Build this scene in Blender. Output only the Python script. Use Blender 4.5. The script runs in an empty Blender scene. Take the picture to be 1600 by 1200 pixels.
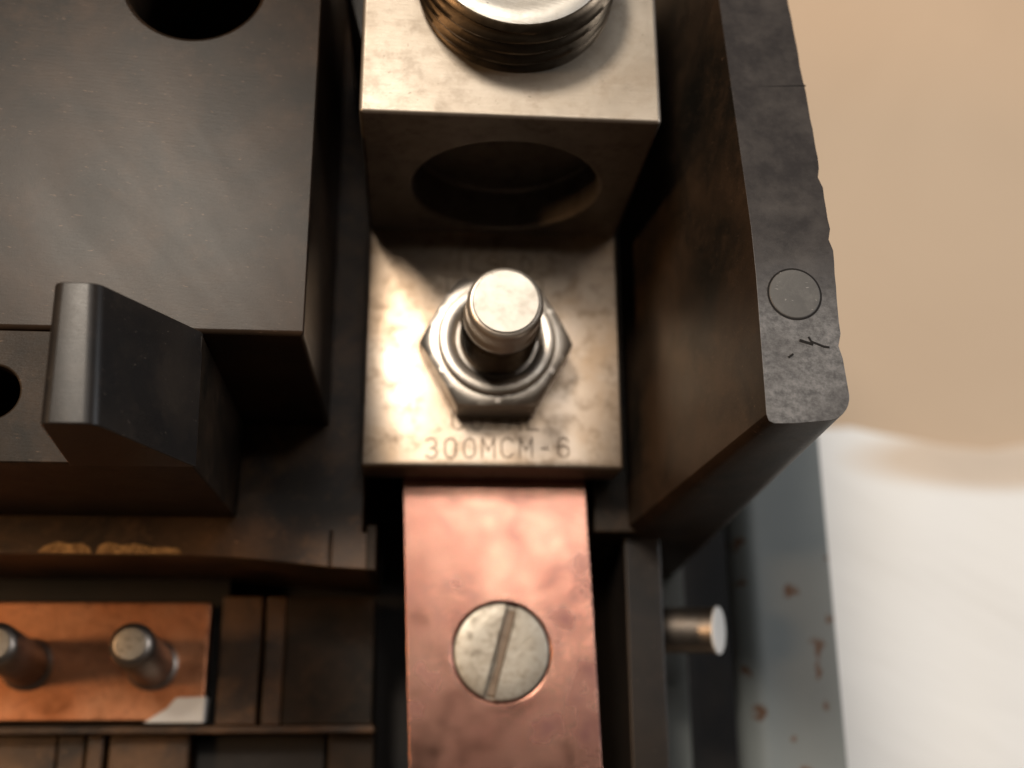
import bpy, bmesh, math, random
from mathutils import Vector, Matrix
random.seed(7)
S = bpy.context.scene
COL = S.collection
# one Blender unit = 1 cm

# ------------------------------------------------------------------ camera
cam_d = bpy.data.cameras.new('camera')
cam = bpy.data.objects.new('camera', cam_d)
COL.objects.link(cam)
S.camera = cam
cam.matrix_world = Matrix((
    (0.99667, -0.01945, -0.07918, -0.76209),
    (-0.00513, 0.95425, -0.29896, -4.11314),
    (0.08137, 0.29837, 0.95098, 11.68274),
    (0, 0, 0, 1)))
cam_d.sensor_width = 36
cam_d.lens = 36 * 1753 / 1600
cam_d.clip_start = 0.05
cam_d.clip_end = 500
cam_d.dof.use_dof = True
cam_d.dof.focus_distance = 9.6
cam_d.dof.aperture_fstop = 0.19
cam_d.dof.aperture_blades = 0

# ------------------------------------------------------------------ world + lamps
W = bpy.data.worlds.new('World')
S.world = W
W.use_nodes = True
bg = W.node_tree.nodes['Background']
bg.inputs[0].default_value = (1.0, 0.82, 0.66, 1)
bg.inputs[1].default_value = 0.03


def lamp(name, loc, target, size, energy, colour, size_y=None):
    d = bpy.data.lights.new(name, 'AREA')
    d.shape = 'RECTANGLE'
    d.size = size
    d.size_y = size_y or size
    d.energy = energy
    d.color = colour
    o = bpy.data.objects.new(name, d)
    o.location = loc
    o.rotation_euler = (Vector(target) - Vector(loc)).to_track_quat('-Z', 'Y').to_euler()
    COL.objects.link(o)
    return o


lamp('key_lamp', (-17, 24, 54), (0, 0, 0), 12, 33500, (1.0, 0.88, 0.74))
lamp('side_fill', (52, 6, 30), (4, 0, 0), 18, 13500, (0.93, 0.96, 1.0))
lamp('window_light', (7, 19, 60), (0, 0, 0), 30, 3600, (1.0, 0.95, 0.90), 14)
lamp('warm_side_lamp', (-40, -2.2, 34), (0, -2.2, 0), 7, 8500, (1.0, 0.62, 0.32))
lamp('highlight_lamp', (-2.2, 13.8, 60), (0, 0, 0), 1.6, 450, (1.0, 0.93, 0.82))  # added lamp, gives the hot spot on the lug tongue
lamp('highlight_lamp', (6.6, 6.4, 60), (0, 0, 0), 2.5, 850, (1.0, 0.93, 0.82))  # added lamp, gives the highlight on the copper busbar

S.view_settings.view_transform = 'Standard'
S.view_settings.look = 'None'
S.view_settings.exposure = 0.0
S.view_settings.gamma = 1.0
S.cycles.use_denoising = True
S.cycles.max_bounces = 8
S.cycles.sample_clamp_indirect = 6


# ------------------------------------------------------------------ materials
class NT:
    def __init__(self, name):
        self.m = bpy.data.materials.new(name)
        self.m.use_nodes = True
        self.t = self.m.node_tree
        self.b = self.t.nodes['Principled BSDF']
        self.tc = self.t.nodes.new('ShaderNodeTexCoord')

    def n(self, typ, **kw):
        o = self.t.nodes.new(typ)
        for k, v in kw.items():
            setattr(o, k, v)
        return o

    def l(self, a, b):
        self.t.links.new(a, b)

    def noise(self, scale, detail=6, rough=0.6, stretch=(1, 1, 1), rot=(0, 0, 0), dist=0.0, off=(0, 0, 0)):
        mp = self.n('ShaderNodeMapping')
        mp.inputs['Scale'].default_value = stretch
        mp.inputs['Rotation'].default_value = rot
        mp.inputs['Location'].default_value = off
        self.l(self.tc.outputs['Object'], mp.inputs[0])
        # rotate first, then scale: use two mappings so streaks can run diagonally
        if any(rot):
            mp.inputs['Scale'].default_value = (1, 1, 1)
            m2 = self.n('ShaderNodeMapping')
            m2.inputs['Scale'].default_value = stretch
            self.l(mp.outputs[0], m2.inputs[0])
            mp = m2
        nz = self.n('ShaderNodeTexNoise')
        nz.inputs['Scale'].default_value = scale
        nz.inputs['Detail'].default_value = detail
        nz.inputs['Roughness'].default_value = rough
        nz.inputs['Distortion'].default_value = dist
        self.l(mp.outputs[0], nz.inputs['Vector'])
        return nz.outputs['Fac']

    def ramp(self, fac, stops):
        r = self.n('ShaderNodeValToRGB')
        e = r.color_ramp.elements
        while len(e) < len(stops):
            e.new(0.5)
        for el, (p, c) in zip(e, stops):
            el.position = p
            el.color = (c, c, c, 1) if isinstance(c, (int, float)) else (*c, 1)
        self.l(fac, r.inputs[0])
        return r.outputs[0]

    def mix(self, fac, a, b, typ='MIX'):
        x = self.n('ShaderNodeMix', data_type='RGBA', blend_type=typ)
        for s, v in ((0, fac), (6, a), (7, b)):
            if isinstance(v, (int, float)):
                x.inputs[s].default_value = v if s == 0 else (v, v, v, 1)
            elif isinstance(v, tuple):
                x.inputs[s].default_value = (*v, 1)
            else:
                self.l(v, x.inputs[s])
        return x.outputs[2]

    def bump(self, hts):
        prev = None
        for h, strength, dist in hts:
            b = self.n('ShaderNodeBump')
            b.inputs['Strength'].default_value = strength
            b.inputs['Distance'].default_value = dist
            self.l(h, b.inputs['Height'])
            if prev:
                self.l(prev, b.inputs['Normal'])
            prev = b.outputs[0]
        self.l(prev, self.b.inputs['Normal'])

    def col(self, s):
        self.l(s, self.b.inputs['Base Color'])

    def rough(self, s):
        self.l(s, self.b.inputs['Roughness'])


def plastic(name, base, dust, dust_amt=0.5, r=(0.3, 0.55), grain=1.0, spec=0.3):
    k = NT(name)
    big = k.noise(0.9, 5, 0.6, dist=0.6)
    mid = k.noise(3.2, 8, 0.7)
    fine = k.noise(75, 3, 0.7)
    str1 = k.noise(26, 4, 0.7, (0.16, 2.6, 1), (0, 0, 0.1))
    spk = k.noise(26, 2, 0.6, (0.45, 1.9, 1), (0, 0, 0.1))
    m1 = k.mix(k.ramp(big, [(0.38, 0.0), (0.66, dust_amt)]), base, dust)
    m2 = k.mix(k.ramp(mid, [(0.52, 0.0), (0.75, dust_amt * 0.8)]), m1, tuple(c * 1.25 for c in dust))
    m3 = k.mix(k.ramp(spk, [(0.69, 0.0), (0.76, 0.7)]), m2, tuple(min(1, c * 3.5 + 0.02) for c in dust))
    k.col(m3)
    smear = k.noise(1.1, 4, 0.6, (0.45, 1.7, 1), (0, 0, 0.9), dist=0.4)
    k.rough(k.mix(0.4, k.ramp(fine, [(0.3, r[0]), (0.7, r[1])]), k.ramp(smear, [(0.25, r[0] - 0.02), (0.75, r[1] + 0.04)])))
    k.b.inputs['Specular IOR Level'].default_value = spec
    k.bump([(fine, 0.05 * grain, 0.015), (str1, 0.045 * grain, 0.015), (mid, 0.012 * grain, 0.05)])
    return k.m


def metal(name, c1, c2, c3, r=(0.25, 0.45), streak=((1, 1, 1), (0, 0, 0)), sc=1.0, metallic=1.0, bump=1.0, dark=0.6, pits=0.6, soft=False):
    k = NT(name)
    big = k.noise(1.3 * sc, 2 if soft else 5, 0.5 if soft else 0.62, dist=0.0 if soft else 0.5)
    mid = k.noise((1.9 if soft else 4.5) * sc, 3 if soft else 8, 0.5 if soft else 0.7, off=(3, 1, 2))
    st = k.noise(24, 5, 0.7, streak[0], streak[1])
    pit = k.noise(20, 3, 0.6, off=(9, 2, 5))
    m = k.mix(k.ramp(big, [(0.35, 0.0), (0.68, 1.0)]), c1, c2)
    m = k.mix(k.ramp(mid, [(0.5, 0.0), (0.74, dark)]), m, c3)
    m = k.mix(k.ramp(pit, [(0.68, 0.0), (0.74, pits)]), m, tuple(c * 0.35 for c in c3))
    k.col(m)
    k.b.inputs['Metallic'].default_value = metallic
    k.rough(k.ramp(mid, [(0.3, r[0]), (0.7, r[1])]))
    k.bump([(st, 0.07 * bump, 0.02), (mid, 0.015 * bump, 0.05)])
    return k.m


M = {}
M['plastic'] = plastic('black_plastic', (0.011, 0.008, 0.006), (0.034, 0.020, 0.012), 0.9, (0.27, 0.35), 0.8, 0.11)
M['plastic_dusty'] = plastic('dusty_plastic', (0.026, 0.016, 0.010), (0.150, 0.076, 0.034), 0.85, (0.26, 0.42), 4.0)
M['plastic_wall'] = plastic('worn_plastic', (0.011, 0.009, 0.007), (0.042, 0.026, 0.016), 0.85, (0.38, 0.55), 1.6, 0.14)
M['plastic_dark'] = plastic('deep_plastic', (0.012, 0.011, 0.011), (0.030, 0.021, 0.015), 0.5, (0.4, 0.6))
M['plastic_edge'] = plastic('polished_plastic', (0.011, 0.010, 0.010), (0.030, 0.023, 0.018), 0.6, (0.25, 0.38), 1.0, 0.25)
M['seam'] = plastic('seam_dirt', (0.006, 0.005, 0.005), (0.010, 0.008, 0.006), 0.3, (0.7, 0.9))
M['copper'] = metal('brushed_copper', (0.62, 0.325, 0.245), (0.48, 0.225, 0.17), (0.22, 0.10, 0.10), (0.17, 0.31),
                    ((0.12, 2.2, 1), (0, 0, -0.55)), dark=0.75, pits=0.12, soft=True, bump=0.9)
M['copper_orange'] = metal('raw_copper', (0.66, 0.26, 0.12), (0.76, 0.36, 0.20), (0.22, 0.08, 0.045), (0.28, 0.45),
                           ((0.3, 2, 1), (0, 0, 0.2)), dark=0.9, pits=0.3)
M['tin'] = metal('tinned_aluminium', (0.53, 0.44, 0.36), (0.44, 0.32, 0.22), (0.20, 0.14, 0.09), (0.31, 0.47),
                 ((2.4, 0.15, 1), (0, 0, 0)), metallic=1.0, dark=0.9, pits=0.8)
M['lug'] = metal('milled_aluminium', (0.43, 0.38, 0.32), (0.33, 0.28, 0.225), (0.20, 0.155, 0.115), (0.36, 0.55),
                 ((0.15, 2.6, 1), (0, 0, 0)), metallic=0.8, bump=1.6, dark=0.5)
M['lug_side'] = metal('dark_aluminium', (0.20, 0.165, 0.135), (0.14, 0.112, 0.09), (0.07, 0.054, 0.042), (0.40, 0.6),
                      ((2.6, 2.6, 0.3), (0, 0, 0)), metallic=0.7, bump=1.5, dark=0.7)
M['brass_glint'] = metal('painted_glint', (0.62, 0.37, 0.15), (0.22, 0.12, 0.05), (0.03, 0.02, 0.012), (0.2, 0.4), sc=6, metallic=0.5, bump=5, dark=1.0)  # gold colour for the glints painted on the ledge
M['rust'] = metal('rusty_slot', (0.23, 0.18, 0.14), (0.17, 0.125, 0.09), (0.07, 0.05, 0.04), (0.5, 0.7), sc=2, metallic=0.5, bump=2)
M['bright_steel'] = metal('bright_steel', (0.72, 0.67, 0.61), (0.62, 0.55, 0.48), (0.40, 0.33, 0.26), (0.30, 0.46),
                          ((1, 1, 1), (0, 0, 0)), metallic=0.85, dark=0.4)
M['stud_top'] = metal('sawn_steel', (0.62, 0.60, 0.56), (0.52, 0.49, 0.44), (0.25, 0.22, 0.18), (0.42, 0.6),
                      ((0.2, 2.2, 1), (0, 0, 0.2)), bump=2.0, dark=0.35)
M['dark_thread'] = metal('oiled_thread', (0.13, 0.10, 0.07), (0.09, 0.068, 0.048), (0.04, 0.03, 0.02), (0.26, 0.42), dark=0.6)
M['screw'] = metal('zinc_screw', (0.42, 0.385, 0.33), (0.32, 0.28, 0.225), (0.13, 0.10, 0.07), (0.34, 0.6), sc=2.4,
                   metallic=0.75, bump=3.5, dark=0.85)
M['pin'] = metal('dull_steel', (0.42, 0.36, 0.31), (0.32, 0.27, 0.23), (0.18, 0.14, 0.11), (0.35, 0.5), sc=2, dark=0.6)
M['stamp'] = metal('stamped_dirt', (0.30, 0.23, 0.17), (0.24, 0.18, 0.13), (0.16, 0.11, 0.08), (0.5, 0.7), metallic=0.6)


def scuffed():
    k = NT('scuffed_plastic')
    mid = k.noise(2.6, 8, 0.72)
    fine = k.noise(30, 5, 0.75, (0.7, 1.6, 1), (0, 0, 0.12))
    sp = k.noise(12, 10, 0.78, (1.0, 1.25, 1), (0, 0, 0.2))
    gr = k.n('ShaderNodeTexGradient', gradient_type='SPHERICAL')
    mp = k.n('ShaderNodeMapping')
    mp.inputs['Location'].default_value = (-2.45 * 0.75, 1.32 * 0.85, -3.0 * 0.75)
    mp.inputs['Scale'].default_value = (0.75, 0.85, 0.75)
    k.l(k.tc.outputs['Object'], mp.inputs[0])
    k.l(mp.outputs[0], gr.inputs[0])
    zone = k.mix(1.0, k.ramp(gr.outputs['Fac'], [(0.02, 0.0), (0.55, 1.0)]), k.ramp(k.noise(2.1, 5, 0.6, off=(5, 5, 0)), [(0.3, 0.45), (0.6, 1.0)]), 'MULTIPLY')
    m = k.mix(k.ramp(mid, [(0.4, 0.0), (0.7, 1.0)]), (0.026, 0.024, 0.025), (0.046, 0.041, 0.039))
    m = k.mix(k.ramp(fine, [(0.66, 0.0), (0.76, 0.6)]), m, (0.13, 0.12, 0.115))
    worn = k.mix(k.ramp(sp, [(0.40, 0.0), (0.60, 1.0)]), (0.06, 0.06, 0.062), (0.17, 0.17, 0.175))
    k.col(k.mix(zone, m, worn))
    k.rough(k.ramp(mid, [(0.3, 0.30), (0.7, 0.48)]))
    k.bump([(fine, 0.08, 0.02), (sp, 0.05, 0.02)])
    return k.m


M['scuffed'] = scuffed()
M['mark'] = plastic('polished_mark', (0.085, 0.085, 0.085), (0.13, 0.128, 0.124), 0.8, (0.34, 0.45), 2.0)


# rust spots on the flange: x, y, radius, width factor
RUST = [(3.98, -2.37, 0.10, 1.1), (4.30, -3.10, 0.17, 0.55), (4.27, -3.36, 0.15, 0.4), (4.33, -3.75, 0.10, 0.6), (3.36, -1.72, 0.09, 0.8), (3.38, -2.25, 0.07, 1.0), (3.5, -3.9, 0.10, 1.0),
        (4.05, -4.55, 0.10, 1.6), (4.50, -1.9, 0.05, 0.6), (4.50, -2.7, 0.06, 0.5), (3.37, -3.35, 0.08, 0.7), (3.9, -4.15, 0.05, 1.0)]


def steel_paint():
    k = NT('grey_painted_steel')
    a = k.noise(1.0, 4, 0.6)
    r2 = k.noise(7, 5, 0.7, off=(1.2, 3.1, 5))
    sc = k.noise(14, 5, 0.7, (3, 0.25, 1))
    m = k.mix(a, (0.155, 0.175, 0.178), (0.20, 0.22, 0.22))
    wob = k.n('ShaderNodeTexNoise')
    wob.inputs['Scale'].default_value = 5.5
    wob.inputs['Detail'].default_value = 5
    k.l(k.tc.outputs['Object'], wob.inputs['Vector'])
    wv = k.n('ShaderNodeVectorMath', operation='MULTIPLY_ADD')
    k.l(wob.outputs['Color'], wv.inputs[0])
    wv.inputs[1].default_value = (0.34, 0.34, 0)
    k.l(k.tc.outputs['Object'], wv.inputs[2])
    mask = None
    for x, y_, rad, sx in RUST:
        sub = k.n('ShaderNodeVectorMath', operation='SUBTRACT')
        k.l(wv.outputs[0], sub.inputs[0])
        sub.inputs[1].default_value = (x + 0.17, y_ + 0.17, 0)
        mul = k.n('ShaderNodeVectorMath', operation='MULTIPLY')
        k.l(sub.outputs[0], mul.inputs[0])
        mul.inputs[1].default_value = (1 / (rad * sx), 1 / rad, 0)
        ln = k.n('ShaderNodeVectorMath', operation='LENGTH')
        k.l(mul.outputs[0], ln.inputs[0])
        f = k.ramp(ln.outputs['Value'], [(0.45, 1.0), (1.0, 0.0)])
        mask = f if mask is None else k.mix(1.0, mask, f, 'LIGHTEN')
    m = k.mix(mask, m, k.mix(r2, (0.085, 0.042, 0.024), (0.15, 0.085, 0.05)))
    k.col(m)
    k.rough(k.mix(mask, 0.42, 0.85))
    k.bump([(sc, 0.05, 0.02), (r2, 0.08, 0.02)])
    return k.m


def sheet(name, c1, c2, rough=0.8, wr=0.3):
    k = NT(name)
    a = k.noise(0.16, 4, 0.55, dist=1.0)
    w = k.noise(0.32, 4, 0.55, (0.4, 1.5, 1), (0, 0, 0.5))
    f = k.noise(22, 4, 0.6)
    k.col(k.mix(a, c1, c2))
    k.b.inputs['Roughness'].default_value = rough
    k.bump([(w, wr, 0.5), (f, 0.06, 0.02)])
    return k.m


M['steel'] = steel_paint()
def paper_mat():
    k = NT('white_paper')
    a = k.noise(0.16, 4, 0.55, dist=1.0)
    w = k.noise(0.32, 4, 0.55, (0.4, 1.5, 1), (0, 0, 0.5))
    f = k.noise(22, 4, 0.6)
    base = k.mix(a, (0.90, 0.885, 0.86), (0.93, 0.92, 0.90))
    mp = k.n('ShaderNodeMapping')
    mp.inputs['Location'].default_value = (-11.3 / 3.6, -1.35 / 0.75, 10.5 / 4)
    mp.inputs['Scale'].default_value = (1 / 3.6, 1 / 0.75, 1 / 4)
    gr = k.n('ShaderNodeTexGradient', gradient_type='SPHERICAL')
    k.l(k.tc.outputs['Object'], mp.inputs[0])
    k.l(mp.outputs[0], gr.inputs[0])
    k.col(k.mix(k.ramp(gr.outputs['Fac'], [(0.0, 0.0), (0.4, 0.85)]), base, (0.70, 0.56, 0.43)))  # warm cast from the tan table painted into the paper colour
    k.b.inputs['Roughness'].default_value = 0.8
    k.bump([(w, 0.35, 0.5), (f, 0.06, 0.02)])
    return k.m


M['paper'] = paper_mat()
M['tan'] = sheet('tan_board', (0.54, 0.405, 0.285), (0.62, 0.475, 0.34), 0.7, 0.1)
M['white'] = sheet('white_flake', (0.74, 0.73, 0.70), (0.84, 0.83, 0.80), 0.6)


# ------------------------------------------------------------------ builders
def obj(name, bm, mat, parent=None, bevel=0.0, seg=2, smooth=True, label=None):
    me = bpy.data.meshes.new(name)
    bmesh.ops.recalc_face_normals(bm, faces=bm.faces)
    bm.to_mesh(me)
    bm.free()
    o = bpy.data.objects.new(name, me)
    COL.objects.link(o)
    me.materials.append(M[mat])
    if bevel:
        b = o.modifiers.new('bevel', 'BEVEL')
        b.width = bevel
        b.segments = seg
        b.limit_method = 'ANGLE'
        b.angle_limit = math.radians(30)
        b.harden_normals = True
    if smooth:
        for p in me.polygons:
            p.use_smooth = True
        me.set_sharp_from_angle(angle=math.radians(38))
    if parent:
        o.parent = parent
    if label:
        o['label'] = label
    return o


def tag(o, label, cat, group=None, kind=None):
    o['label'] = label
    o['category'] = cat
    if group:
        o['group'] = group
    if kind:
        o['kind'] = kind
    return o


def thing(name, loc, label, cat, group=None):
    o = bpy.data.objects.new(name, None)
    o.empty_display_size = 0.3
    COL.objects.link(o)
    o['label'] = label
    o['category'] = cat
    if group:
        o['group'] = group
    return o


def loft(rings, bm=None, caps=True):
    """rings: lists of equal length of 3-D points; side walls between them, caps at the ends"""
    bm = bm or bmesh.new()
    vs = [[bm.verts.new(p) for p in r] for r in rings]
    n = len(rings[0])
    for a, b in zip(vs, vs[1:]):
        for i in range(n):
            bm.faces.new((a[i], a[(i + 1) % n], b[(i + 1) % n], b[i]))
    if caps:
        bm.faces.new(vs[0][::-1])
        bm.faces.new(vs[-1])
    return bm


def prism(poly, z0, z1, bm=None):
    return loft([[(x, y, z0) for x, y in poly], [(x, y, z1) for x, y in poly]], bm)


def box(x0, x1, y0, y1, z0, z1, bm=None):
    return prism([(x0, y0), (x1, y0), (x1, y1), (x0, y1)], z0, z1, bm)


def circle(cx, cy, r, n=48, a0=0.0):
    return [(cx + r * math.cos(a0 + 2 * math.pi * i / n), cy + r * math.sin(a0 + 2 * math.pi * i / n)) for i in range(n)]


def lathe(prof, n=64, centre=(0, 0), lean=(0, 0), bm=None, caps=True):
    """prof: (r, z) from bottom to top"""
    z0 = prof[0][1]
    rings = []
    for r, z in prof:
        cx = centre[0] + lean[0] * (z - z0)
        cy = centre[1] + lean[1] * (z - z0)
        rings.append([(x, y, z) for x, y in circle(cx, cy, r, n)])
    return loft(rings, bm, caps)


def cut(o, bm, own=False):
    """boolean hole, applied at once"""
    me = bpy.data.meshes.new('cutter')
    bmesh.ops.recalc_face_normals(bm, faces=bm.faces)
    bm.to_mesh(me)
    bm.free()
    c = bpy.data.objects.new('cutter', me)
    COL.objects.link(c)
    b = o.modifiers.new('cut', 'BOOLEAN')
    b.operation = 'DIFFERENCE'
    b.solver = 'EXACT'
    b.use_self = own
    b.object = c
    # the cut comes before the bevel
    if len(o.modifiers) > 1:
        o.modifiers.move(len(o.modifiers) - 1, 0)
    bev = [m for m in o.modifiers if m.type == 'BEVEL']
    for m in bev:
        m.show_viewport = False
    bpy.context.view_layer.update()
    dg = bpy.context.evaluated_depsgraph_get()
    new = bpy.data.meshes.new_from_object(o.evaluated_get(dg))
    for m in bev:
        m.show_viewport = True
    o.modifiers.remove(b)
    o.data = new
    bpy.data.objects.remove(c)
    for p in new.polygons:
        p.use_smooth = True
    new.set_sharp_from_angle(angle=math.radians(38))
    return o


def strip_mark(pts, w, z, t=0.004, bm=None, z1=None):
    """a thin flat stroke along a polyline lying at height z"""
    bm = bm or bmesh.new()
    for (a, b) in zip(pts, pts[1:]):
        a = Vector((a[0], a[1], 0)); b = Vector((b[0], b[1], 0))
        d = (b - a).normalized()
        s = Vector((-d.y, d.x, 0)) * w / 2
        a2 = a - d * w * 0.35; b2 = b + d * w * 0.35
        lo = z - 0.01 if z1 is None else z1 - random.random() * 0.003
        h = z + t + random.random() * 0.0025
        q = [a2 + s, a2 - s, b2 - s, b2 + s]
        loft([[(v.x, v.y, lo) for v in q], [(v.x, v.y, h) for v in q]], bm)
    return bm


# ------------------------------------------------------------------ surroundings
bm = bmesh.new()
box(-70, 70, -70, 70, -11.1, -10.6, bm)
t = obj('table_top', bm, 'tan')
t['kind'] = 'structure'

# white paper with a wavy far edge
edge = [(3.0, 2.2), (6.46, 2.01), (7.42, 1.98), (8.26, 2.05), (9.21, 1.84), (10.23, 1.63), (11.13, 1.56), (12.00, 1.71), (13.13, 1.68), (20, 1.6)]


def edge_y(x):
    for (x0, y0), (x1, y1) in zip(edge, edge[1:]):
        if x0 <= x <= x1:
            k = (x - x0) / (x1 - x0)
            return y0 + (y1 - y0) * k
    return edge[0][1] if x < edge[0][0] else edge[-1][1]


bm = bmesh.new()
nx, ny = 90, 60
grid = []
for i in range(nx + 1):
    x = 3.0 + 17.0 * i / nx
    row = []
    ey = edge_y(x)
    for j in range(ny + 1):
        v = j / ny
        y = ey + (-20 - ey) * (v ** 1.5)
        d = ey - y
        z = -10.54 + 0.035 * (1 + math.sin(0.9 * x + 1.6 * y)) + 0.03 * (1 + math.sin(2.1 * x - 0.7 * y + 1))
        z += 0.12 * math.exp(-(d / 0.5) ** 2) * (0.55 + 0.45 * math.sin(1.3 * x))
        row.append(bm.verts.new((x, y, z)))
    grid.append(row)
for i in range(nx):
    for j in range(ny):
        bm.faces.new((grid[i][j], grid[i + 1][j], grid[i + 1][j + 1], grid[i][j + 1]))
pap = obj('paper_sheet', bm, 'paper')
sol = pap.modifiers.new('thick', 'SOLIDIFY')
sol.thickness = 0.02
tag(pap, 'white sheet of paper with a wavy far edge lying on the tan table', 'paper')

# ------------------------------------------------------------------ steel bracket
br = thing('steel_bracket', (3.9, -2, -5), 'grey painted steel flange with rust spots behind the black barrier', 'bracket')


def profile_x(pts, y0, y1):
    return loft([[(x, y0, z) for x, z in pts], [(x, y1, z) for x, z in pts]])


r = 0.34
out = [(4.54, -2.50), (4.54, -2.62)]
inn = []
for i in range(9):
    a = math.pi / 2 + math.pi / 2 * i / 8
    out.insert(0, (3.30 + r + r * math.cos(a), -2.50 - r + r * math.sin(a)))
    inn.append((3.30 + r + (r - 0.12) * math.cos(a), -2.50 - r + (r - 0.12) * math.sin(a)))
out.insert(0, (3.30, -2.98))
inn.append((3.42, -2.98))
obj('flange', profile_x(out + inn, -9, 5), 'steel', br, 0.02)
obj('inner_lip', box(2.35, 2.84, -9, 5, -3.62, -3.50), 'steel', br, 0.03)

# ------------------------------------------------------------------ breaker housing
H = thing('breaker_housing', (0, 0, -3.4), 'black moulded plastic breaker housing with a tall side barrier and a raised block', 'breaker housing')
obj('base', box(-9, 2.05, -9, 7, -3.7, -3.3), 'plastic_dark', H, 0.03)

obj('base_flange', box(2.06, 4.48, -9, 5, -5.2, -4.6), 'plastic_dark', H, 0.03)

# big block with a round hole, upper left
blk = obj('terminal_block', box(-9, -1.80, -0.79, 7, -0.66, 2.40), 'plastic', H, 0.045, 3)
cut(blk, prism(circle(-3.0, 2.80, 0.65, 64), 0.2, 3))
# slab carrying the rib
slab = obj('raised_slab', loft([
    [(-9, -1.83, -0.66), (-2.76, -1.83, -0.66), (-2.72, -0.798, -0.66), (-9, -0.798, -0.66)],
    [(-9, -1.95, 2.394), (-2.66, -1.95, 2.394), (-2.66, -0.798, 2.394), (-9, -0.798, 2.394)]]), 'plastic_wall', H, 0.025, 2)
cut(slab, prism(circle(-4.36, -1.35, 0.23, 40), 0.6, 3))
# rib: rounded crest, sloping right flank
def rib_ring(y, xl, xr, zt, xbl, xbr, yb):
    pts = [(xbl, yb, 2.36)]
    ra = 0.09
    for i in range(6):
        a = math.pi - math.pi / 2 * i / 5
        pts.append((xl + ra + ra * math.cos(a), y, zt - ra + ra * math.sin(a)))
    rb = 0.14
    for i in range(6):
        a = math.pi / 2 - (math.pi / 2 - 0.5) * i / 5
        pts.append((xr - rb + rb * math.cos(a), y, zt - rb + rb * math.sin(a)))
    pts.append((xbr, yb, 2.36))
    return pts


obj('rib', loft([rib_ring(-1.89, -3.60, -3.14, 3.42, -3.66, -2.63, -1.965),
                 rib_ring(-0.76, -3.62, -3.22, 3.42, -3.70, -2.66, -0.77)]), 'plastic_edge', H, 0.012)

# ledge with the notched right end
lp = [(-9, 7), (-1.39, 7), (-1.39, -1.98), (-1.255, -1.98), (-1.255, -2.39), (-1.73, -2.365), (-2.1, -2.33), (-2.5, -2.285),
      (-2.9, -2.26), (-3.2, -2.25), (-9, -2.25)]
ld = obj('ledge', prism(lp, -2.8, -0.62), 'plastic_dusty', H, 0.03)
cut(ld, box(-1.745, -1.715, -2.6, -1.97, -0.66, -0.5))
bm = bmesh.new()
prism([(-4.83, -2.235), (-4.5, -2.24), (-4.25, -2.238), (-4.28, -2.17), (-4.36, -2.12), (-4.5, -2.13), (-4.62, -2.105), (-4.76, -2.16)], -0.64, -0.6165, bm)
obj('glint_patch', bm, 'brass_glint', ld, 0.008)  # glints along the ledge edge, painted as thin gold patches
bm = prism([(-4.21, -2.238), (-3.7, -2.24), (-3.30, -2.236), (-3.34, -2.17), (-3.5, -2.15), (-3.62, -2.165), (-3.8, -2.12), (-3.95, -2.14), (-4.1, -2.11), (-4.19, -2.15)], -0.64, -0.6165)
obj('glint_patch', bm, 'brass_glint', ld, 0.008)
obj('ledge_lip', box(-1.345, -1.235, -2.40, -1.90, -1.8, -0.585), 'plastic_wall', H, 0.02)

# lower floor: panels with grooves between them
for x0, x1, mt in ((-3.10, -2.63, 'plastic_dusty'), (-2.575, -2.35, 'plastic_dusty'), (-2.335, -1.285, 'plastic_wall')):
    obj('floor_panel', box(x0, x1, -3.985, -2.50, -3.3, -2.2), mt, H, 0.02)
obj('slot_floor', box(-9, -3.10, -3.985, -2.1, -3.3, -2.62), 'plastic_dark', H, 0.01)
obj('floor_lip', box(-9, -1.255, -4.075, -3.99, -3.3, -2.165), 'plastic_dusty', H, 0.018)
for x0, x1, zz, mt in ((-9, -4.95, -2.52, 'plastic_dusty'), (-4.93, -4.62, -2.48, 'plastic_dusty'), (-4.58, -4.40, -2.40, 'plastic_dusty'),
                       (-4.34, -3.42, -2.46, 'plastic_dusty'), (-3.40, -1.85, -2.75, 'plastic_dark'), (-1.80, -1.26, -2.45, 'plastic_wall')):
    obj('lower_panel', box(x0, x1, -9, -4.08, -3.3, zz), mt, H, 0.03)

# side barrier: sloped crest, drafted inner face, rounded front corner
ys = [7, 4, 2.8, 2.2, 1.69, 1.2, 0.6, 0.1, -0.35, -0.8, -1.2]
prof = []


def bar_z(y):
    return 3.0 - max(0, y + 0.1) * 0.172


top = []
outx = lambda y: 2.765 + 0.008 * math.sin(1.7 * y) + random.uniform(-0.005, 0.005) - (0.03 if random.random() < 0.09 else 0)
inner = [(2.06, y) for y in (7, 4, 2.8, 2.2, 1.69, 1.2, 0.6, 0.1, -0.35, -0.8, -1.2, -1.60)]
front = [(2.075, -1.655), (2.12, -1.68), (2.3, -1.675), (2.45, -1.66)]
for i in range(9):
    a = -math.pi / 2 + math.pi / 2 * i / 8
    front.append((2.55 + 0.23 * math.cos(a), -1.42 + 0.23 * math.sin(a)))
outer = []
y = -1.1
while y < 3.3:
    outer.append((outx(y), y))
    y += 0.11
outer += [(2.79, 4.5), (2.79, 7)]
top = inner + front + outer


def bottom(p, z):
    k = (3.0 - z) / 3.7
    x, y = p
    if x < 2.07:
        x = 2.06 - 0.46 * k
    elif y < -1.4 and x < 2.5:
        x = x - 0.40 * k * (2.5 - x) / 0.43
    if y < -1.3:
        y = y - 0.25 * k
    return (x, y, z)


bm = loft([[bottom(p, -3.3) for p in top], [bottom(p, -0.7) for p in top], [(x, y, bar_z(y)) for x, y in top]])
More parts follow.
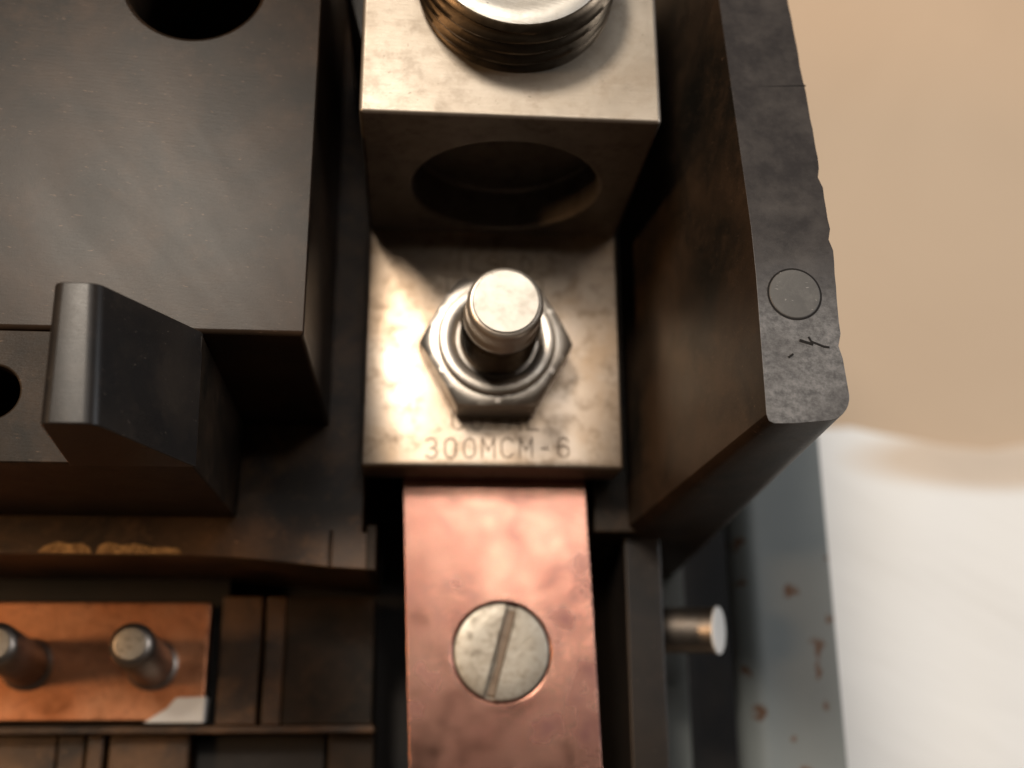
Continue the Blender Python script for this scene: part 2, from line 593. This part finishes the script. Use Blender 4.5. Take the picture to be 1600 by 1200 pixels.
# triangulate the crest so the slope stays clean
bmesh.ops.triangulate(bm, faces=[f for f in bm.faces if len(f.verts) > 4])
bar = obj('side_barrier', bm, 'scuffed', H, 0.018, 2)
sm = strip_mark([(2.055, 1.66), (2.775, 1.72)], 0.012, bar_z(1.69) - 0.004)
obj('seam', sm, 'seam', bar)
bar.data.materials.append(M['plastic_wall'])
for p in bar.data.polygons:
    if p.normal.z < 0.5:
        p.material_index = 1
pl = obj('mould_mark', lathe([(0.222, 2.95), (0.222, 3.004), (0.216, 3.010)], 48, (2.385, -0.53)), 'mark', bar)
obj('mark_groove', lathe([(0.238, 2.95), (0.238, 3.004)], 48, (2.385, -0.53)), 'seam', bar)
bm = strip_mark([(2.40, -0.95), (2.50, -0.98)], 0.022, 3.0)
strip_mark([(2.50, -0.96), (2.60, -1.00), (2.64, -1.005)], 0.018, 3.0, bm=bm)
strip_mark([(2.475, -0.92), (2.50, -0.97)], 0.016, 3.0, bm=bm)
strip_mark([(2.29, -1.10), (2.325, -1.075)], 0.016, 3.0, bm=bm)
obj('scratch', bm, 'seam', bar)['kind'] = 'stuff'

# channel floor beside the lug, floor patch in front, low side wall
obj('channel_floor', box(1.20, 1.72, -1.93, 7, -3.3, -0.78), 'plastic_wall', H, 0.03)
obj('low_wall', loft([[(1.52, -9, -3.3), (2.0, -9, -3.3), (2.0, -1.935, -3.3), (1.52, -1.935, -3.3)],
                      [(1.575, -9, -1.0), (2.0, -9, -1.0), (2.0, -1.935, -1.0), (1.575, -1.935, -1.0)]]), 'plastic_edge', H, 0.03)
obj('guide_tab', prism([(-1.68, 3.6), (-1.43, 3.6), (-1.43, 2.67)], -0.62, 1.5), 'plastic_edge', H, 0.02)

# ------------------------------------------------------------------ copper busbar and its screw
def rotpoly(x0, x1, y0, y1):
    a = [(-0.945, -0.9), (1.085, -0.9), (1.36, -9), (-0.67, -9)]
    return a


bus = obj('copper_busbar', prism([(-0.99, -0.8), (1.075, -0.8), (1.36, -9), (-0.625, -9)][::-1], -1.05, -0.70), 'copper', None, 0.02)
tag(bus, 'wide flat copper busbar running out from under the stamped lug tongue', 'busbar')
cut(bus, prism(circle(0.14, -3.25, 0.535, 56), -0.9, -0.5))

sc = thing('slotted_screw', (0.14, -3.25, -0.9), 'dull grey slotted screw set flush in the copper busbar', 'screw')
hd = obj('screw_head', lathe([(0.50, -0.9), (0.515, -0.72), (0.505, -0.700), (0.48, -0.692), (0.3, -0.686), (0.1, -0.684)], 56, (0.14, -3.25)), 'screw', sc)
d = Vector((0.25, 0.94, 0)).normalized()
s = Vector((d.y, -d.x, 0))
c0 = Vector((0.125, -3.25, 0))
q = [c0 + d * 0.7 + s * 0.066, c0 + d * 0.7 - s * 0.066, c0 - d * 0.7 - s * 0.066, c0 - d * 0.7 + s * 0.066]
cut(hd, prism([(v.x, v.y) for v in q], -0.80, -0.5))
q = [c0 + d * 0.47 + s * 0.062, c0 + d * 0.47 - s * 0.035, c0 + d * 0.15 - s * 0.045, c0 - d * 0.15 - s * 0.01, c0 - d * 0.47 - s * 0.03, c0 - d * 0.47 + s * 0.062]
obj('slot_floor', prism([(v.x, v.y) for v in q], -0.83, -0.745), 'rust', hd, 0.01)

# ------------------------------------------------------------------ terminal lug
L = thing('terminal_lug', (0, 1, -0.6), 'pale tinned metal cable lug block with a stamped flat tongue', 'terminal lug')
bm = prism([(-1.405, -1.375), (1.412, -1.372), (1.416, 1.5), (-1.393, 1.5)], -0.60, 0.0)
bmesh.ops.recalc_face_normals(bm, faces=bm.faces)
bmesh.ops.bevel(bm, geom=[e for e in bm.edges], offset=0.03, segments=3, affect='EDGES', profile=0.5)
tongue = obj('tongue', bm, 'tin', L)
lb = obj('lug_block', loft([[(-1.393, 1.36, -0.6), (1.416, 1.36, -0.6), (1.416, 4.3, -0.6), (-1.393, 4.3, -0.6)],
                            [(-1.40, 1.36, 2.52), (1.43, 1.36, 2.52), (1.43, 4.3, 2.52), (-1.40, 4.3, 2.52)]]), 'lug', L, 0.045, 3)
bm = bmesh.new()
ring = [(0.06 + 0.97 * math.cos(2 * math.pi * i / 64), 1.08 + 0.97 * math.sin(2 * math.pi * i / 64)) for i in range(64)]
loft([[(x, 1.0, z) for x, z in ring], [(x, 1.85, z) for x, z in ring]], bm)
cut(lb, bm)
lb.data.materials.append(M['lug_side'])       # sawn top, darker sides and bore
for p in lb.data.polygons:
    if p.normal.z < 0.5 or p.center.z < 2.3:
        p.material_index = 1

# set screw: real thread as stacked ridges following a helix
def threaded(cx, cy, r0, r1, z0, z1, pitch, prof_top, n=72, lean=(0, 0)):
    """helical thread from z0 to z1 then a lathe top; r0 root, r1 crest"""
    bm = bmesh.new()
    per = 8
    turns = (z1 - z0) / pitch
    steps = int(turns * per)
    rings = []
    for k in range(steps + 1):
        z = z0 + (z1 - z0) * k / steps
        ringv = []
        for i in range(n):
            a = 2 * math.pi * i / n
            ph = ((z - z0) / pitch - i / n) % 1.0
            tri = 1 - abs(2 * ph - 1)
            tri = min(1, max(0, tri * 1.35 - 0.15))
            rr = r0 + (r1 - r0) * tri
            ringv.append((cx + lean[0] * (z - z0) + rr * math.cos(a), cy + lean[1] * (z - z0) + rr * math.sin(a), z))
        rings.append(ringv)
    for rr, z in prof_top:
        rings.append([(cx + lean[0] * (z - z0) + rr * math.cos(2 * math.pi * i / n),
                       cy + lean[1] * (z - z0) + rr * math.sin(2 * math.pi * i / n), z) for i in range(n)])
    return loft(rings, bm)


ss = obj('set_screw', threaded(0.045, 2.78, 0.885, 0.955, 2.30, 3.06, 0.165, [(0.90, 3.09), (0.86, 3.13), (0.83, 3.14)]), 'dark_thread', L)
cp = obj('screw_end', lathe([(0.845, 3.10), (0.845, 3.142), (0.80, 3.158), (0.70, 3.165), (0.66, 3.15), (0.2, 3.15)], 64, (0.045, 2.78)), 'stud_top', ss)

# stamped lettering: single stroke capitals, u across 0..1, v up 0..1
ARC = lambda cx, cy, rx, ry, a0, a1, n=10: [(cx + rx * math.cos(math.radians(a0 + (a1 - a0) * i / n)), cy + ry * math.sin(math.radians(a0 + (a1 - a0) * i / n))) for i in range(n + 1)]
G = {
    'I': [[(0.5, 0), (0.5, 1)]],
    'L': [[(0.1, 1), (0.1, 0), (0.9, 0)]],
    'S': [ARC(0.5, 0.74, 0.4, 0.26, 30, 270) + ARC(0.5, 0.25, 0.42, 0.25, 90, -150)],
    'C': [ARC(0.5, 0.68, 0.42, 0.32, 20, 180) + ARC(0.5, 0.32, 0.42, 0.32, 180, 340)],
    'O': [ARC(0.5, 0.68, 0.4, 0.32, 0, 180) + ARC(0.5, 0.32, 0.4, 0.32, 180, 360) + [(0.9, 0.68)]],
    '0': [ARC(0.5, 0.68, 0.4, 0.32, 0, 180) + ARC(0.5, 0.32, 0.4, 0.32, 180, 360) + [(0.9, 0.68)]],
    'T': [[(0.02, 1), (0.98, 1)], [(0.5, 1), (0.5, 0)]],
    'A': [[(0.02, 0), (0.5, 1), (0.98, 0)], [(0.2, 0.35), (0.8, 0.35)]],
    '-': [[(0.25, 0.45), (0.75, 0.45)]],
    '3': [ARC(0.45, 0.74, 0.4, 0.26, 150, -90), ARC(0.45, 0.25, 0.44, 0.25, 90, -150)],
    'U': [[(0.1, 1), (0.1, 0.35)] + ARC(0.5, 0.35, 0.4, 0.35, 180, 360) + [(0.9, 1)]],
    'M': [[(0.05, 0), (0.05, 1), (0.5, 0.35), (0.95, 1), (0.95, 0)]],
    '6': [ARC(0.5, 0.62, 0.42, 0.38, 35, 180) + ARC(0.5, 0.3, 0.42, 0.3, 180, 520)],
}


die = bmesh.new()


def stamp(txt, x0, y0, w, gap, h, stroke, slope=0.0):
    x = x0
    for ch in txt:
        if ch in G:
            bm = bmesh.new()
            for pl_ in G[ch]:
                pts = [(x + u * w, y0 + v * h + slope * (x - x0)) for u, v in pl_]
                strip_mark(pts, stroke * 1.3, -0.024, 0.004, bm)
                for a, b in zip(pts, pts[1:]):
                    strip_mark([a, b], stroke, 0.04, 0.01, die, -0.02)
            obj('stamped_letter', bm, 'stamp', L, smooth=False)
        x += w + gap


stamp('300MCM-6', -0.73, -1.285, 0.145, 0.058, 0.215, 0.02, 0.02)
stamp('CU-AL', -0.45, -0.965, 0.145, 0.058, 0.215, 0.02, 0.01)
stamp('TA-300', -0.585, 0.60, 0.145, 0.058, 0.215, 0.02, 0.01)
stamp('ILSCO', -0.45, 0.88, 0.145, 0.045, 0.19, 0.016, 0.01)
cut(tongue, die, True)

# ------------------------------------------------------------------ hex nut on the stud
N = thing('hex_nut', (0.01, -0.12, 0), 'shiny hexagonal nut with a raised round collar on the lug tongue', 'nut')
ncx, ncy = 0.01, -0.12
bm = bmesh.new()
AP = 0.712


def hexr(a):
    k = (a % (math.pi / 3)) - math.pi / 6
    return AP / math.cos(k)


n = 96
rings = []
for z, lim in ((0.004, 0.76), (0.05, 9), (0.41, 9), (0.445, 0.80), (0.475, 0.775), (0.50, 0.745), (0.522, 0.69), (0.526, 0.628)):
    ring = []
    for i in range(n):
        a = 2 * math.pi * i / n
        rr = min(hexr(a), lim)
        ring.append((ncx + rr * math.cos(a), ncy + rr * math.sin(a), z))
    rings.append(ring)
loft(rings, bm)
obj('nut_body', bm, 'bright_steel', N, 0)
bm = lathe([(0.612, 0.49), (0.612, 0.575), (0.60, 0.60), (0.57, 0.612), (0.50, 0.605), (0.46, 0.575), (0.43, 0.55)], 64, (ncx, ncy))
obj('collar', bm, 'bright_steel', N)
obj('collar_groove', lathe([(0.628, 0.50), (0.628, 0.5385)], 64, (ncx, ncy)), 'dark_thread', N)

# stud
ST = thing('threaded_stud', (0.01, -0.12, 0), 'round steel stud standing up through the hex nut with a bright flat end', 'stud')
lean = (0.0, -0.035)
obj('thread', threaded(ncx, ncy, 0.375, 0.405, 0.45, 1.18, 0.11, [(0.385, 1.20), (0.372, 1.24)], 56, lean), 'dark_thread', ST)
tx, ty = ncx, ncy + lean[1] * 0.79
obj('shank', lathe([(0.36, 1.22), (0.385, 1.27), (0.387, 1.34), (0.365, 1.39), (0.360, 1.44), (0.372, 1.50), (0.372, 1.66), (0.362, 1.71), (0.345, 1.735), (0.328, 1.742)], 56, (tx, ty), lean), 'bright_steel', ST)
obj('end_face', lathe([(0.322, 1.70), (0.322, 1.752), (0.312, 1.764)], 48, (tx, ty + lean[1] * 0.5), lean), 'stud_top', ST, smooth=False)

# ------------------------------------------------------------------ copper strip with two pins
CS = thing('copper_strip', (-4.6, -3.2, -2.6), 'bright orange copper strip with two short steel pins in the lower slot', 'copper strip')
obj('strip', box(-9, -3.245, -3.935, -2.57, -2.45, -2.2), 'copper_orange', CS, 0.025)
for bx, by, tx_, ty_ in ((-3.87, -3.30, -3.82, -3.16), (-5.30, -3.30, -5.235, -3.16)):
    ln = ((tx_ - bx) / 1.35, (ty_ - by) / 1.35)
    p = obj('pin', lathe([(0.30, -2.22), (0.30, -2.15), (0.262, -2.12), (0.25, -1.6), (0.246, -0.98), (0.225, -0.90), (0.18, -0.862), (0.165, -0.855)], 40, (bx, by), ln), 'pin', CS)
    z = -0.862
    k = z + 2.22
    obj('pin_tip', lathe([(0.165, z - 0.02), (0.16, z + 0.012), (0.08, z + 0.02)], 32, (bx + ln[0] * k, by + ln[1] * k), (0, 0)), 'screw', p)
obj('white_flake', prism([(-3.92, -3.955), (-3.225, -3.955), (-3.215, -3.66), (-3.56, -3.67), (-3.66, -3.79)], -2.46, -2.165), 'white', CS, 0.02,
    label='white flake on the corner of the strip')

# ------------------------------------------------------------------ peg in the low wall
PG = thing('side_peg', (2.0, -2.95, -1.7), 'short metal peg with a white end face sticking out of the low black wall', 'peg')
Xc = Vector((0.99667, -0.00513, 0.08137)); Zc = Vector((-0.07918, -0.29896, 0.95098)).normalized()
Yc = Vector((-0.01945, 0.95425, 0.29837))
v2 = (Vector((-0.762, -4.113, 11.683)) - Vector((2.75, -2.93, -1.6))).normalized()
axis = (Vector((1, 0, 0.0)) * 1.0 + v2 * 0.52).normalized()
q = axis.to_track_quat('Z', 'Y').to_matrix()
end = Vector((2.77, -2.94, -1.6))


def peg(prof):
    bm = lathe([(r_, z_) for r_, z_ in prof], 40)
    for v in bm.verts:
        v.co = end + q @ v.co
    return bm


obj('shaft', peg([(0.27, -0.95), (0.27, -0.008)]), 'pin', PG)
obj('end_cap', peg([(0.278, -0.007), (0.278, 0.012), (0.268, 0.02)]), 'white', PG)
